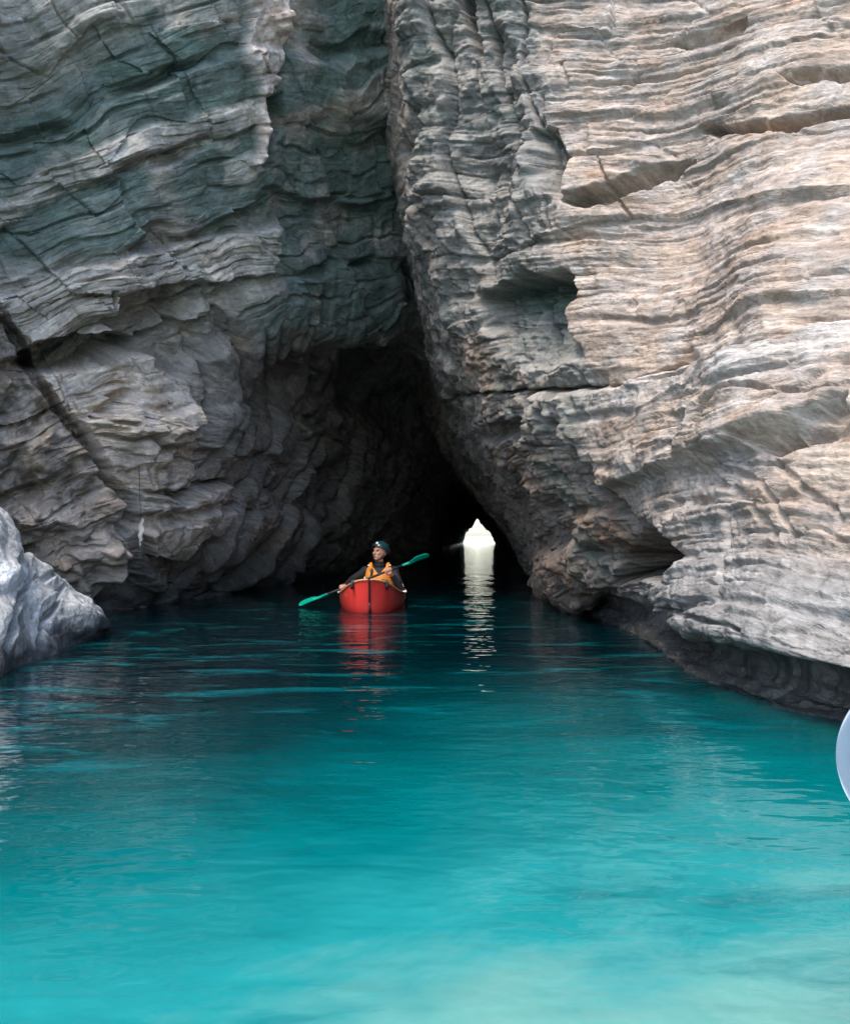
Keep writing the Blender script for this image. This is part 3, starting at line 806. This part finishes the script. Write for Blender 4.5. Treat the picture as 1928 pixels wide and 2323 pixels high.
# ------------------------------------------------------------------ boulder at the left edge
def build_boulder():
    crest = [(-420, 1010, 4.6), (-260, 930, 5.6), (-110, 985, 6.2), (0, 1042, 6.6), (32, 1118, 6.75), (90, 1160, 7.0), (150, 1203, 7.2), (198, 1238, 7.4), (213, 1272, 7.5), (219, 1292, 7.55)]
    front = [(-420, 1530), (-260, 1455), (-110, 1418), (0, 1385), (52, 1364), (100, 1346), (150, 1326), (192, 1308), (212, 1300), (219, 1296)]
    cols = []
    for c, f in zip(crest, front):
        C = at(*c); F = onwater(*f)
        back = C + np.array([-0.25, 0.75, 0]); back[2] = -0.7
        sh = C + np.array([-0.10, 0.35, 0]); sh[2] = C[2] * 0.72
        mid = C * 0.5 + F * 0.5 + np.array([0.10, -0.10, 0.06])
        cols.append(np.array([back, sh, C, C * 0.78 + F * 0.22 + (0.03, -0.06, 0.02), mid, C * 0.2 + F * 0.8 + (0.07, -0.05, 0.03), F, F + (0.05, 0.1, -0.7)]))
    P = catmull(np.stack(cols), [20, 24, 34, 34, 40, 36, 32, 20, 10])
    P = catmull(P.transpose(1, 0, 2), [10, 26, 34, 34, 34, 26, 12]).transpose(1, 0, 2)
    N = blur(grid_normals(P), 6); N /= np.linalg.norm(N, axis=-1, keepdims=True)
    px, py = proj(P)
    k = np.argmin((px - 60) ** 2 + (py - 1260) ** 2)
    flip = np.dot(N.reshape(-1, 3)[k], np.array([0, 0, CAM_H]) - P.reshape(-1, 3)[k]) < 0
    if flip:
        N = -N
    X, Y, Z = P[..., 0], P[..., 1], P[..., 2]
    edge = sstep(-0.3, 0.15, Z)
    wx = px + 6 * pnoise(X * 5, Y * 5, Z * 5, 400); wy = py + 6 * pnoise(X * 5, Y * 5, Z * 5 + 7, 401)
    # steep flutes and facets worn into the block
    q = (px * 0.9 + 0.40 * py) / 58 + 0.8 * pnoise(X * 1.5, Y * 1.5, Z * 1.2, 402)
    qf = q - np.floor(q)
    D = 0.03 * (np.abs(qf - 0.5) * 2 - 0.5) * (0.4 + hash1(np.floor(q), 9)) * sstep(0.1, 0.4, Z)
    D += 0.11 * fbm(X * 1.5, Y * 1.5, Z * 1.5, 404, 2) + 0.03 * (np.abs(fbm(X * 3.2, Y * 3.2, Z * 3.2, 408, 3)) - 0.3) + 0.010 * fbm(X * 10, Y * 10, Z * 10, 412, 3)
    for ln, w, dp in [([(38, 1125), (60, 1190), (20, 1260), (8, 1330)], 6, 0.12), ([(130, 1205), (105, 1280), (95, 1330)], 5, 0.10), ([(60, 1190), (110, 1180)], 4, 0.05)]:
        D -= dp * (1 - sstep(w * 0.35, w * 1.6, line_dist(wx, wy, ln)))
    D *= sstep(215, 190, px) * 0.8 + 0.2
    Q = P + N * (D * edge)[..., None]
    pat = fbm(X * 2.2, Y * 2.2, Z * 2.2, 420, 4)
    c = np.ones(P.shape) * np.array([0.37, 0.385, 0.385])
    c = mixc(c, (0.25, 0.27, 0.27), 0.8 * sstep(0.0, 0.6, pat))
    c = mixc(c, (0.50, 0.52, 0.53), 0.6 * sstep(0.1, 0.6, -pat))
    wet = sstep(0.20, 0.10, Z + 0.08 * fbm(X * 3, Y * 3, Z * 3, 424, 3))
    c = mixc(c, (0.05, 0.058, 0.066), 0.93 * wet)
    rc = np.concatenate([np.clip(c, 0.02, 0.7), wet[..., None]], -1)
    bed = np.stack([X * 0.8, Y * 0.8, (X + Z) * 0.25], -1)
    o = grid_mesh('boulder', Q, rock_material('blue_grey_boulder_rock', 0.02, 0.022, 0.006, 0.98), {'rock_colour': rc, 'bed': bed}, flip=flip)
    o['label'] = 'pale blue-grey boulder standing in the water at the left edge'
    o['category'] = 'boulder'
    link(o)


build_boulder()


# ------------------------------------------------------------------ small mesh tools
def mesh_obj(name, verts, faces, mat, parent=None, smooth=True):
    me = bpy.data.meshes.new(name)
    me.from_pydata([tuple(map(float, v)) for v in verts], [], faces)
    me.update()
    bm = bmesh.new(); bm.from_mesh(me)
    bmesh.ops.recalc_face_normals(bm, faces=bm.faces)
    bm.to_mesh(me); bm.free()
    for p in me.polygons:
        p.use_smooth = smooth
    me.materials.append(mat)
    o = bpy.data.objects.new(name, me)
    return link(o, parent)


def tube_data(pts, rad, seg=8):
    pts = [Vector(p) for p in pts]
    rad = rad if hasattr(rad, '__len__') else [rad] * len(pts)
    V, F = [], []
    up = None
    for i, p in enumerate(pts):
        d = (pts[min(i + 1, len(pts) - 1)] - pts[max(i - 1, 0)]).normalized()
        if up is None:
            up = Vector((0, 0, 1)) if abs(d.z) < 0.9 else Vector((1, 0, 0))
        a = d.cross(up).normalized(); b = a.cross(d).normalized(); up = b
        for k in range(seg):
            t = 2 * math.pi * k / seg
            V.append(p + (a * math.cos(t) + b * math.sin(t)) * rad[i])
    for i in range(len(pts) - 1):
        for k in range(seg):
            F.append((i * seg + k, i * seg + (k + 1) % seg, (i + 1) * seg + (k + 1) % seg, (i + 1) * seg + k))
    F.append(tuple(range(seg))[::-1]); F.append(tuple((len(pts) - 1) * seg + k for k in range(seg)))
    return V, F


def tube(name, pts, rad, mat, parent=None, seg=8):
    return mesh_obj(name, *tube_data(pts, rad, seg), mat, parent)


def ball_data(c, r, rot=None, seg=16, rings=10):
    V, F = [], []
    R = rot if rot is not None else Matrix.Identity(3)
    for i in range(rings + 1):
        ph = math.pi * i / rings
        for k in range(seg):
            t = 2 * math.pi * k / seg
            V.append(Vector(c) + R @ Vector((r[0] * math.sin(ph) * math.cos(t), r[1] * math.sin(ph) * math.sin(t), r[2] * math.cos(ph))))
    for i in range(rings):
        for k in range(seg):
            F.append((i * seg + k, i * seg + (k + 1) % seg, (i + 1) * seg + (k + 1) % seg, (i + 1) * seg + k))
    return V, F


def cone_data(a, b, ra, rb, seg=12):
    """capsule whose radius runs from ra to rb"""
    a, b = Vector(a), Vector(b)
    d = (b - a).normalized()
    pts, rr = [], []
    for k in range(5):
        t = math.pi / 2 * k / 4
        pts.append(a - d * ra * math.cos(t)); rr.append(max(ra * math.sin(t), 0.0008))
    for k in range(5):
        t = math.pi / 2 * (4 - k) / 4
        pts.append(b + d * rb * math.cos(t)); rr.append(max(rb * math.sin(t), 0.0008))
    return tube_data(pts, rr, seg)


def empty(name, loc):
    o = bpy.data.objects.new(name, None)
    o.location = loc
    o.empty_display_size = 0.2
    return link(o)


def tagged(o, label, cat, group=None):
    o['label'] = label; o['category'] = cat
    if group:
        o['group'] = group
    return o


M_red = simple('red_hull_plastic', (0.80, 0.055, 0.042), 0.34, 0.14, 9, coat=0.25)
M_deck = simple('dark_red_deck', (0.30, 0.02, 0.02), 0.5, 0.15, 20)
M_keel = simple('maroon_seam', (0.09, 0.008, 0.012), 0.6, 0.1, 30)
M_trim = simple('tan_edge_cord', (0.55, 0.30, 0.12), 0.7, 0.2, 60, bump=0.003)
M_black = simple('black_webbing', (0.012, 0.013, 0.015), 0.6, 0.3, 80)
M_white = simple('white_small_parts', (0.85, 0.86, 0.86), 0.35, 0.05, 60)
M_skin = simple('skin', (0.50, 0.26, 0.17), 0.55, 0.12, 40)
M_jacket = simple('black_jacket', (0.006, 0.008, 0.010), 0.75, 0.4, 25, bump=0.006)
M_vest = simple('orange_vest_fabric', (0.72, 0.25, 0.03), 0.65, 0.18, 30, bump=0.006)
M_skirt = simple('brown_vest_panel', (0.20, 0.062, 0.022), 0.75, 0.2, 30, bump=0.006)
M_helmet = simple('dark_teal_helmet', (0.010, 0.048, 0.055), 0.28, 0.15, 20, coat=0.4)
M_blade = simple('teal_green_blade', (0.0, 0.34, 0.23), 0.35, 0.1, 20)
M_pale = simple('pale_blue_blade', (0.14, 0.19, 0.25), 0.4, 0.2, 14)
M_eye = simple('dark_eye', (0.02, 0.014, 0.012), 0.25, 0.1, 60)
M_cord = simple('dark_cord', (0.03, 0.028, 0.025), 0.8, 0.3, 80)
M_rag = simple('white_tatter', (0.52, 0.49, 0.44), 0.85, 0.15, 50)


# ------------------------------------------------------------------ kayak, bow towards the viewer
KX, KY = -0.595, 9.10


def build_kayak():
    root = tagged(empty('kayak', (KX, KY, 0)), 'red kayak floating bow-on at the cave mouth', 'kayak')
    st = np.array([(-0.03, 0.012, 0.375, 0.12), (0.0, 0.055, 0.372, 0.06), (0.05, 0.115, 0.360, 0.0), (0.13, 0.182, 0.335, -0.05), (0.26, 0.245, 0.290, -0.08),
                   (0.46, 0.298, 0.238, -0.10), (0.82, 0.352, 0.188, -0.12), (1.3, 0.400, 0.148, -0.13), (1.9, 0.412, 0.135, -0.13),
                   (2.5, 0.365, 0.16, -0.12), (3.0, 0.26, 0.21, -0.09), (3.3, 0.14, 0.26, -0.03), (3.45, 0.02, 0.29, 0.08)])
    D = catmull(st[:, None, :], [4] * 12)[:, 0, :]
    V, F = [], []
    na = 24
    for (y, w, zs, zk) in D:
        for k in range(-na, na + 1):
            th = abs(k) / na * math.pi / 2
            sx = math.sin(th) ** 0.46
            rake = 0.10 * (1 - (y / 0.5)) if y < 0.5 else 0
            cz = math.cos(th) ** 0.85 if th < math.pi / 2 - 1e-6 else 0.0
            V.append((math.copysign(w * sx, k) if k else 0, y + max(rake, 0) * cz, zs - (zs - zk) * cz))
    W = 2 * na + 1
    for i in range(len(D) - 1):
        for k in range(W - 1):
            F.append((i * W + k, i * W + k + 1, (i + 1) * W + k + 1, (i + 1) * W + k))
    F.append(tuple(range(W)))
    mesh_obj('hull', V, F, M_red, root)
    root.rotation_euler = (0, 0, math.radians(2.2))
    # crowned deck with an open cockpit
    V, F = [], []
    nd = 10
    for (y, w, zs, zk) in D:
        for k in range(-nd, nd + 1):
            t = k / nd
            V.append((w * 0.985 * t, y, zs - 0.004 + 0.035 * min(1, w / 0.2) * (1 - t * t)))
    W = 2 * nd + 1
    for i in range(len(D) - 1):
        for k in range(W - 1):
            ym = (D[i][0] + D[i + 1][0]) / 2
            tx = (k + 0.5 - nd) / nd * D[i][1]
            if ((ym - 1.62) / 0.42) ** 2 + (tx / 0.24) ** 2 < 1:
                continue
            F.append((i * W + k, i * W + k + 1, (i + 1) * W + k + 1, (i + 1) * W + k))
    mesh_obj('deck', V, F, M_deck, root)
    ring = [(0.25 * math.cos(a), 1.62 + 0.44 * math.sin(a), 0.205 - 0.01 * math.sin(a)) for a in np.linspace(0, 2 * math.pi, 41)]
    tube('cockpit_rim', ring, 0.018, M_black, root)
    for sgn in (-1, 1):
        pts = [(sgn * (w + 0.004), y, zs + 0.004) for (y, w, zs, zk) in D[:40]]
        tube('edge_trim', pts, 0.0105, M_trim, root, 8)
    # seam down the stem
    V, F = [], []
    for i, t in enumerate(np.linspace(0, 1, 15)):
        th = t * math.pi / 2
        cz = math.cos(math.pi / 2 - th) ** 0.85 if t > 0 else 0
        z = 0.375 - (0.375 - 0.12) * cz
        y = -0.03 + 0.106 * cz
        hw = 0.012
        for (dx, dy) in ((-hw, 0.02), (-hw, -0.010), (hw, -0.010), (hw, 0.02)):
            V.append((dx, y + dy, z))
    for i in range(14):
        for k in range(3):
            F.append((i * 4 + k, i * 4 + k + 1, i * 4 + 5 + k, i * 4 + 4 + k))
    low = [(0.0, 0.072 - 0.004, 0.125), (0.0, 0.10, 0.05), (0.0, 0.13, -0.02)]
    sm = mesh_obj('stem_seam', V, F, M_keel, root)
    tube('seam_tail', low, 0.016, M_keel, sm)
    # webbing grab straps over the bow edge
    for sgn, y0 in ((-1, 0.13), (1, 0.13)):
        w, zs = 0.182, 0.335
        pts = [(sgn * (w - 0.05), y0 - 0.005, zs + 0.028), (sgn * (w + 0.002), y0 - 0.025, zs + 0.018), (sgn * (w + 0.012), y0 - 0.03, zs - 0.025), (sgn * (w + 0.004), y0 - 0.028, zs - 0.065)]
        tube('grab_strap', pts, [0.016, 0.02, 0.021, 0.018], M_black, root, 8)
    for sgn, y0 in ((-1, 1.25), (1, 1.1), (1, 1.3), (1, 1.5)):
        k = int(np.argmin(np.abs(D[:, 0] - y0)))
        w, zs = D[k][1], D[k][2]
        V, F = ball_data((sgn * (w + 0.006), y0, zs + 0.012), (0.014, 0.022, 0.014), seg=10, rings=6)
        mesh_obj('edge_knob', V, F, M_white, root)  # small white knobs along the deck edge
    return root


build_kayak()


# ------------------------------------------------------------------ paddle held across the lap
HR = at(703, 1206.5, 10.28)          # right hand (viewer's left)
HL = at(797, 1170.5, 10.48)          # left hand


def blade_data(L, W, thick, tipround=2.4, tz=0.28):
    """blade along +X from 0 to L, slightly spooned, with a centre rib"""
    V, F = [], []
    n, m = 40, 12
    for side in (1, -1):
        for i in range(n + 1):
            t = 1 - (1 - i / n) ** 2
            w = W * (0.16 + 0.84 * min(1, (t / 0.38)) ** 0.9) if t < 0.38 else W
            if t > 1 - tz:
                w = W * max(0.0003, 1 - ((t - 1 + tz) / tz) ** tipround) ** 0.5
            for k in range(m + 1):
                u = k / m * 2 - 1
                y = w * u
                edge = ((1 - u * u) ** 0.5 if abs(u) < 1 else 0) * min(1, w / (0.5 * W))
                z = -0.2 * y * y / W + 0.10 * L * (t - 0.5) ** 2 + side * (thick * 0.5 * edge * 1 + thick * 1.3 * math.exp(-(u / 0.13) ** 2) * max(0, 1 - t * 1.15))
                V.append((L * t, y, z))
    B = (n + 1) * (m + 1)
    for s_ in (0, 1):
        for i in range(n):
            for k in range(m):
                q = [s_ * B + i * (m + 1) + k, s_ * B + i * (m + 1) + k + 1, s_ * B + (i + 1) * (m + 1) + k + 1, s_ * B + (i + 1) * (m + 1) + k]
                F.append(tuple(q if s_ == 0 else q[::-1]))
    per = [i * (m + 1) for i in range(n + 1)] + [n * (m + 1) + k for k in range(1, m + 1)] + [i * (m + 1) + m for i in range(n - 1, -1, -1)] + [k for k in range(m - 1, 0, -1)]
    for a, b in zip(per, per[1:] + per[:1]):
        F.append((a, b, b + B, a + B))
    return V, F


def place(V, origin, xdir, ydir):
    x = Vector(xdir).normalized()
    z = x.cross(Vector(ydir)).normalized()
    y = z.cross(x)
    return [Vector(origin) + x * v[0] + y * v[1] + z * v[2] for v in V]


def build_paddle():
    d = Vector(HL - HR).normalized()
    a, b = Vector(HR), Vector(HL)
    c = (a + b) / 2
    root = tagged(empty('paddle', c), 'double paddle with teal-green blades held by the kayaker', 'paddle')
    lo = a - d * 0.26; hi = b + d * 0.25
    tube('shaft', [lo - c, a - c, b - c, hi - c], 0.015, M_black, root, 12)
    for p, dd, yd in ((lo, -d, (0.1, 0.93, 0.35)), (hi, d, (0.2, -0.75, 0.6))):
        V, F = blade_data(0.31, 0.066, 0.012)
        V = place(V, p - c, dd, yd)
        bl = mesh_obj('blade', V, F, M_blade, root)
        tube('blade_spine', [p - c - dd * 0.06, p - c + dd * 0.10, p - c + dd * 0.25], [0.017, 0.014, 0.006], M_blade, bl, 8)
    return d


PD = build_paddle()


# ------------------------------------------------------------------ kayaker
def build_person():
    base = Vector((-0.575, 10.80, 0.0))

    def loc(v):
        return Vector(v) - base
    parts = []
    skin_zones = []

    def add(d):
        parts.append(d)
    # trunk, sitting in the cockpit, facing the viewer
    add(ball_data((0, 0.03, -0.02), (0.175, 0.13, 0.10)))
    add(cone_data((0, 0.02, 0.02), (0, 0.0, 0.20), 0.125, 0.125))
    add(ball_data((0, 0.0, 0.28), (0.165, 0.115, 0.17)))
    add(ball_data((0, 0.0, 0.385), (0.185, 0.085, 0.075)))
    add(cone_data((0, 0.0, 0.42), (-0.004, -0.012, 0.54), 0.062, 0.052))
    add(ball_data((0, 0.0, 0.475), (0.075, 0.07, 0.05)))
    hands = {}
    elb = {1: loc(at(823, 1208, 10.62)), -1: loc(at(722, 1190, 10.62))}
    for sg, hand in ((1, HL), (-1, HR)):
        sh = Vector((sg * 0.178, 0.0, 0.395))
        h = loc(hand)
        e = elb[sg]
        wrist = h + (e - h).normalized() * 0.075 + Vector((0, 0.01, 0))
        add(ball_data(sh, (0.075, 0.07, 0.07)))
        add(cone_data(sh, e, 0.062, 0.049))
        add(cone_data(e, wrist, 0.049, 0.034))
        # hand: palm behind the shaft, fingers closed over it, thumb underneath
        ax = Vector(PD)
        out = (h - e).normalized()
        out = (out - ax * out.dot(ax)).normalized()
        nrm = ax.cross(out).normalized()
        if nrm.y > 0:
            nrm = -nrm
        pc = h - out * 0.03 + nrm * 0.012
        add(cone_data(wrist, pc, 0.029, 0.034))
        for j, fl in enumerate((0.92, 1.0, 0.95, 0.8)):
            o = ax * ((j - 1.5) * 0.021)
            r = 0.0102 * (0.9 + 0.1 * fl)
            k0 = pc + o + out * 0.012
            k1 = h + o + nrm * 0.028 * fl + out * 0.012
            k2 = h + o + nrm * 0.020 + out * 0.034 * fl
            k3 = h + o - nrm * 0.012 + out * 0.028 * fl
            add(cone_data(k0, k1, r * 1.15, r, 8)); add(cone_data(k1, k2, r, r * 0.95, 8)); add(cone_data(k2, k3, r * 0.95, r * 0.85, 8))
        t0 = pc - ax * sg * 0.034
        t1 = h - ax * sg * 0.050 - out * 0.006 + nrm * 0.014
        t2 = h - ax * sg * 0.040 + out * 0.022 + nrm * 0.012
        add(cone_data(pc, t0, 0.017, 0.014, 8)); add(cone_data(t0, t1, 0.014, 0.012, 8)); add(cone_data(t1, t2, 0.012, 0.0095, 8))
        skin_zones.append((h, 0.085))
        # legs stretched forward under the deck
        add(cone_data((sg * 0.09, 0.0, -0.03), (sg * 0.12, -0.46, 0.07), 0.085, 0.06))
        add(cone_data((sg * 0.12, -0.46, 0.07), (sg * 0.10, -0.88, -0.03), 0.055, 0.04))
        add(cone_data((sg * 0.10, -0.88, -0.03), (sg * 0.11, -0.93, 0.06), 0.04, 0.03))
    # head turned to the viewer's left
    hr = Matrix.Rotation(math.radians(-38), 3, 'Z') @ Matrix.Rotation(math.radians(-6), 3, 'X')
    hc = Vector((0.005, -0.02, 0.640))

    def H(v):
        return hc + hr @ Vector(v)

    def hb(v, r):
        V, F = ball_data((0, 0, 0), r, hr, 18, 12)
        return [H(v) + q for q in V], F
    add(hb((0, 0.012, 0.02), (0.074, 0.092, 0.098)))
    add(hb((0, -0.03, -0.045), (0.058, 0.058, 0.068)))
    add(hb((0, -0.062, -0.088), (0.026, 0.022, 0.020)))            # chin
    add(cone_data(H((0, -0.088, 0.012)), H((0, -0.110, -0.026)), 0.009, 0.015, 8))   # nose
    add(hb((0, -0.078, 0.030), (0.050, 0.016, 0.012)))             # brow
    add(hb((0, -0.083, -0.058), (0.024, 0.012, 0.010)))            # mouth
    for sg in (-1, 1):
        add(hb((sg * 0.034, -0.068, -0.020), (0.022, 0.020, 0.022)))   # cheek
        add(hb((sg * 0.077, 0.012, -0.012), (0.011, 0.022, 0.032)))    # ear
    V, F = [], []
    for (v, f) in parts:
        n = len(V)
        V += list(v); F += [tuple(i + n for i in q) for q in f]
    o = mesh_obj('person', V, F, M_jacket)
    o.location = base
    md = o.modifiers.new('remesh', 'REMESH'); md.mode = 'VOXEL'; md.voxel_size = 0.0065; md.use_smooth_shade = True
    sm = o.modifiers.new('smooth', 'SMOOTH'); sm.factor = 0.5; sm.iterations = 3
    dg = bpy.context.evaluated_depsgraph_get()
    me = bpy.data.meshes.new_from_object(o.evaluated_get(dg))
    o.modifiers.clear()
    old = o.data; o.data = me; bpy.data.meshes.remove(old)
    me.name = 'person'
    me.materials.clear(); me.materials.append(M_jacket); me.materials.append(M_skin)
    cen = np.zeros(len(me.polygons) * 3, np.float32); me.polygons.foreach_get('center', cen); cen = cen.reshape(-1, 3)
    isk = (cen[:, 2] > 0.525) & (np.hypot(cen[:, 0], cen[:, 1]) < 0.2)
    for h, r in skin_zones:
        isk |= np.linalg.norm(cen - np.array(h), axis=1) < r
    me.polygons.foreach_set('material_index', isk.astype(np.int32))
    me.polygons.foreach_set('use_smooth', np.ones(len(me.polygons), bool))
    tagged(o, 'kayaker in dark jacket and orange vest sitting in the red kayak, looking aside', 'person')
    for sg in (-1, 1):
        V, F = ball_data(H((sg * 0.031, -0.083, 0.010)), (0.011, 0.010, 0.008), hr, 10, 6)
        mesh_obj('eye', V, F, M_eye, o)
    # helmet: shell over crown, back and temples
    V, F = [], []
    nu, nv = 32, 12
    for i in range(nv + 1):
        for k in range(nu):
            a = 2 * math.pi * k / nu
            front = max(0, -math.sin(a))
            lim = math.radians(112) - math.radians(42) * front ** 0.8
            ph = lim * i / nv
            V.append(H((0.096 * math.sin(ph) * math.cos(a), 0.012 + 0.114 * math.sin(ph) * math.sin(a), 0.036 + 0.100 * math.cos(ph))))
    for i in range(nv):
        for k in range(nu):
            F.append((i * nu + k, i * nu + (k + 1) % nu, (i + 1) * nu + (k + 1) % nu, (i + 1) * nu + k))
    hm = mesh_obj('helmet', V, F, M_helmet, o)
    sl = hm.modifiers.new('shell', 'SOLIDIFY'); sl.thickness = 0.010; sl.offset = 1
    V, F = ball_data(H((0.018, -0.088, 0.105)), (0.020, 0.014, 0.016), hr, 12, 8)  # small white knob on the front of the helmet
    mesh_obj('helmet_knob', V, F, M_white, hm)
    tube('chin_strap', [H((0.092, -0.01, 0.01)), H((0.082, -0.03, -0.04)), H((0.05, -0.05, -0.095)), H((0, -0.055, -0.113)), H((-0.05, -0.05, -0.095)), H((-0.082, -0.03, -0.04)), H((-0.092, -0.01, 0.01))], 0.006, M_black, hm)
    # life vest: open collar in a V, shoulder straps
    V, F = [], []
    nu, nv = 48, 14
    for i in range(nv + 1):
        t = i / nv
        for k in range(nu):
            a = 2 * math.pi * k / nu
            cx, sy = math.cos(a), math.sin(a)
            front = max(0, -sy)
            side = abs(cx)
            top = 0.455 - 0.105 * max(0, 1 - side / 0.42) * (1 if sy < 0 else 0.35) - 0.13 * max(0, (side - 0.80) / 0.20)
            z = 0.165 + (top - 0.165) * t
            sq = 1.0 - 0.22 * max(0, (z - 0.36) / 0.1)
            rx = (0.178 + 0.012 * math.sin(t * 3)) * (1 - 0.10 * t)
            ry = (0.146 + 0.018 * math.sin(t * 3.1)) * sq
            e = 0.85
            V.append((rx * math.copysign(abs(cx) ** e, cx), 0.002 + ry * math.copysign(abs(sy) ** e, sy), z))
    for i in range(nv):
        for k in range(nu):
            F.append((i * nu + k, i * nu + (k + 1) % nu, (i + 1) * nu + (k + 1) % nu, (i + 1) * nu + k))
    vest = mesh_obj('life_vest', V, F, M_vest, o)
    sl = vest.modifiers.new('shell', 'SOLIDIFY'); sl.thickness = 0.022; sl.offset = 1
    sb = vest.modifiers.new('soft', 'SUBSURF'); sb.levels = 1; sb.render_levels = 1
    for sg in (-1, 1):
        tube('shoulder_strap', [(sg * 0.10, -0.135, 0.40), (sg * 0.105, -0.11, 0.46), (sg * 0.11, -0.02, 0.488), (sg * 0.11, 0.08, 0.45)], [0.022, 0.024, 0.026, 0.024], M_vest, vest)
        V, F = ball_data((sg * 0.125, -0.075, 0.474), (0.026, 0.020, 0.012), None, 10, 6)
        mesh_obj('reflector', V, F, M_white, vest)
    tube('webbing_strap', [(-0.085, -0.172, 0.44), (-0.095, -0.178, 0.36), (-0.10, -0.185, 0.28), (-0.10, -0.182, 0.19)], 0.013, M_black, vest)
    tube('webbing_strap', [(-0.17, -0.11, 0.235), (-0.09, -0.185, 0.225), (0.0, -0.197, 0.225), (0.09, -0.185, 0.225), (0.17, -0.11, 0.235)], 0.011, M_black, vest)
    V, F = [], []
    for i, z in enumerate((0.235, 0.20, 0.15, 0.10, 0.06)):
        for k in range(32):
            a = 2 * math.pi * k / 32
            g = 1 + 0.06 * i
            V.append((0.172 * g * math.cos(a), 0.002 + 0.150 * g * math.sin(a), z))
    for i in range(4):
        for k in range(32):
            F.append((i * 32 + k, i * 32 + (k + 1) % 32, (i + 1) * 32 + (k + 1) % 32, (i + 1) * 32 + k))
    sk = mesh_obj('spray_skirt', V, F, M_skirt, o)
    sl = sk.modifiers.new('shell', 'SOLIDIFY'); sl.thickness = 0.008
    # pale patches on the outer sleeve
    e = elb[1]; sh = Vector((0.178, 0.0, 0.395))
    for t, r in ((0.80, 0.016), (0.90, 0.013)):
        p = sh.lerp(e, t) + Vector((0.030, -0.042, 0.012))
        V, F = ball_data(p, (r, 0.010, 0.010), None, 10, 6)
        mesh_obj('sleeve_patch', V, F, M_white, o)
    V, F = ball_data(loc(at(748, 1186, 10.55)), (0.010, 0.012, 0.020), None, 10, 6)
    mesh_obj('vest_buckle', V, F, M_white, vest)


build_person()


# ------------------------------------------------------------------ pale paddle blade held in from the right
def build_near_paddle():
    tip = Vector(at(1722, 1545, 1.25))
    d = Vector((1.0, 0.10, -0.04)).normalized()           # from tip towards the shaft
    Lb = 0.43
    throat = tip + d * Lb
    root = tagged(empty('paddle', throat), 'pale blue paddle blade poking in at the right edge above the water', 'paddle')
    V, F = blade_data(Lb, 0.125, 0.010, 2.0, 0.24)
    V = place(V, (0, 0, 0), -d, (0.10, 0.02, 1.0))
    bl = mesh_obj('blade', V, F, M_pale, root)
    tube('shaft', [-d * 0.06, d * 0.4, d * 1.25], 0.015, M_black, root, 12)


build_near_paddle()


# ------------------------------------------------------------------ cord hanging down the left cliff
def build_cord():
    ds = []
    for y in range(870, 1125, 10):
        sel = (np.abs(Lpx - 286) < 7) & (np.abs(Lpy - y) < 7)
        if sel.any():
            ds.append(LQ[..., 1][sel].min())
    d = min(ds) - 0.05
    top, mid, low = at(284, 872, d + 0.04), at(285.5, 940, d), at(287, 1012, d)
    end = at(290, 1068, d)
    root = tagged(empty('hanging_cord', top), 'thin dark cord with a white tatter hanging on the left cliff', 'cord')
    pts = [Vector(p - top) for p in (top, mid, low, end)]
    tube('cord', pts, [0.006, 0.005, 0.003, 0.0012], M_cord, root, 6)
    V, F = ball_data(Vector(at(284, 880, d + 0.02) - top), (0.012, 0.012, 0.04), None, 10, 6)
    mesh_obj('anchor', V, F, M_cord, root)
    V, F = [], []
    prof = [(1064, 1.5), (1070, 4), (1076, 3), (1083, 6), (1090, 4.5), (1096, 6), (1102, 3.5), (1108, 4.5), (1113, 2.2), (1119, 2.6)]
    for sd_ in (0, 1):
        for i, (y, w) in enumerate(prof):
            for u in (-1, -0.3, 0.4, 1):
                p = at(291 + w * u - 0.05 * (y - 1066) + 1.6 * math.sin(i * 2.1), y + 2.5 * math.sin(u * 4 + i), d + 0.02 * math.sin(u * 2 + i * 0.9) + 0.012 * sd_) - top
                V.append(p)
    n = len(prof)
    for s_ in (0, 1):
        for i in range(n - 1):
            for k in range(3):
                b = s_ * n * 4 + i * 4 + k
                F.append((b, b + 1, b + 5, b + 4))
    for i in range(n - 1):
        for k in (0, 3):
            b = i * 4 + k
            F.append((b, b + 4, b + 4 + n * 4, b + n * 4))
    mesh_obj('tatter', V, F, M_rag, root)


build_cord()
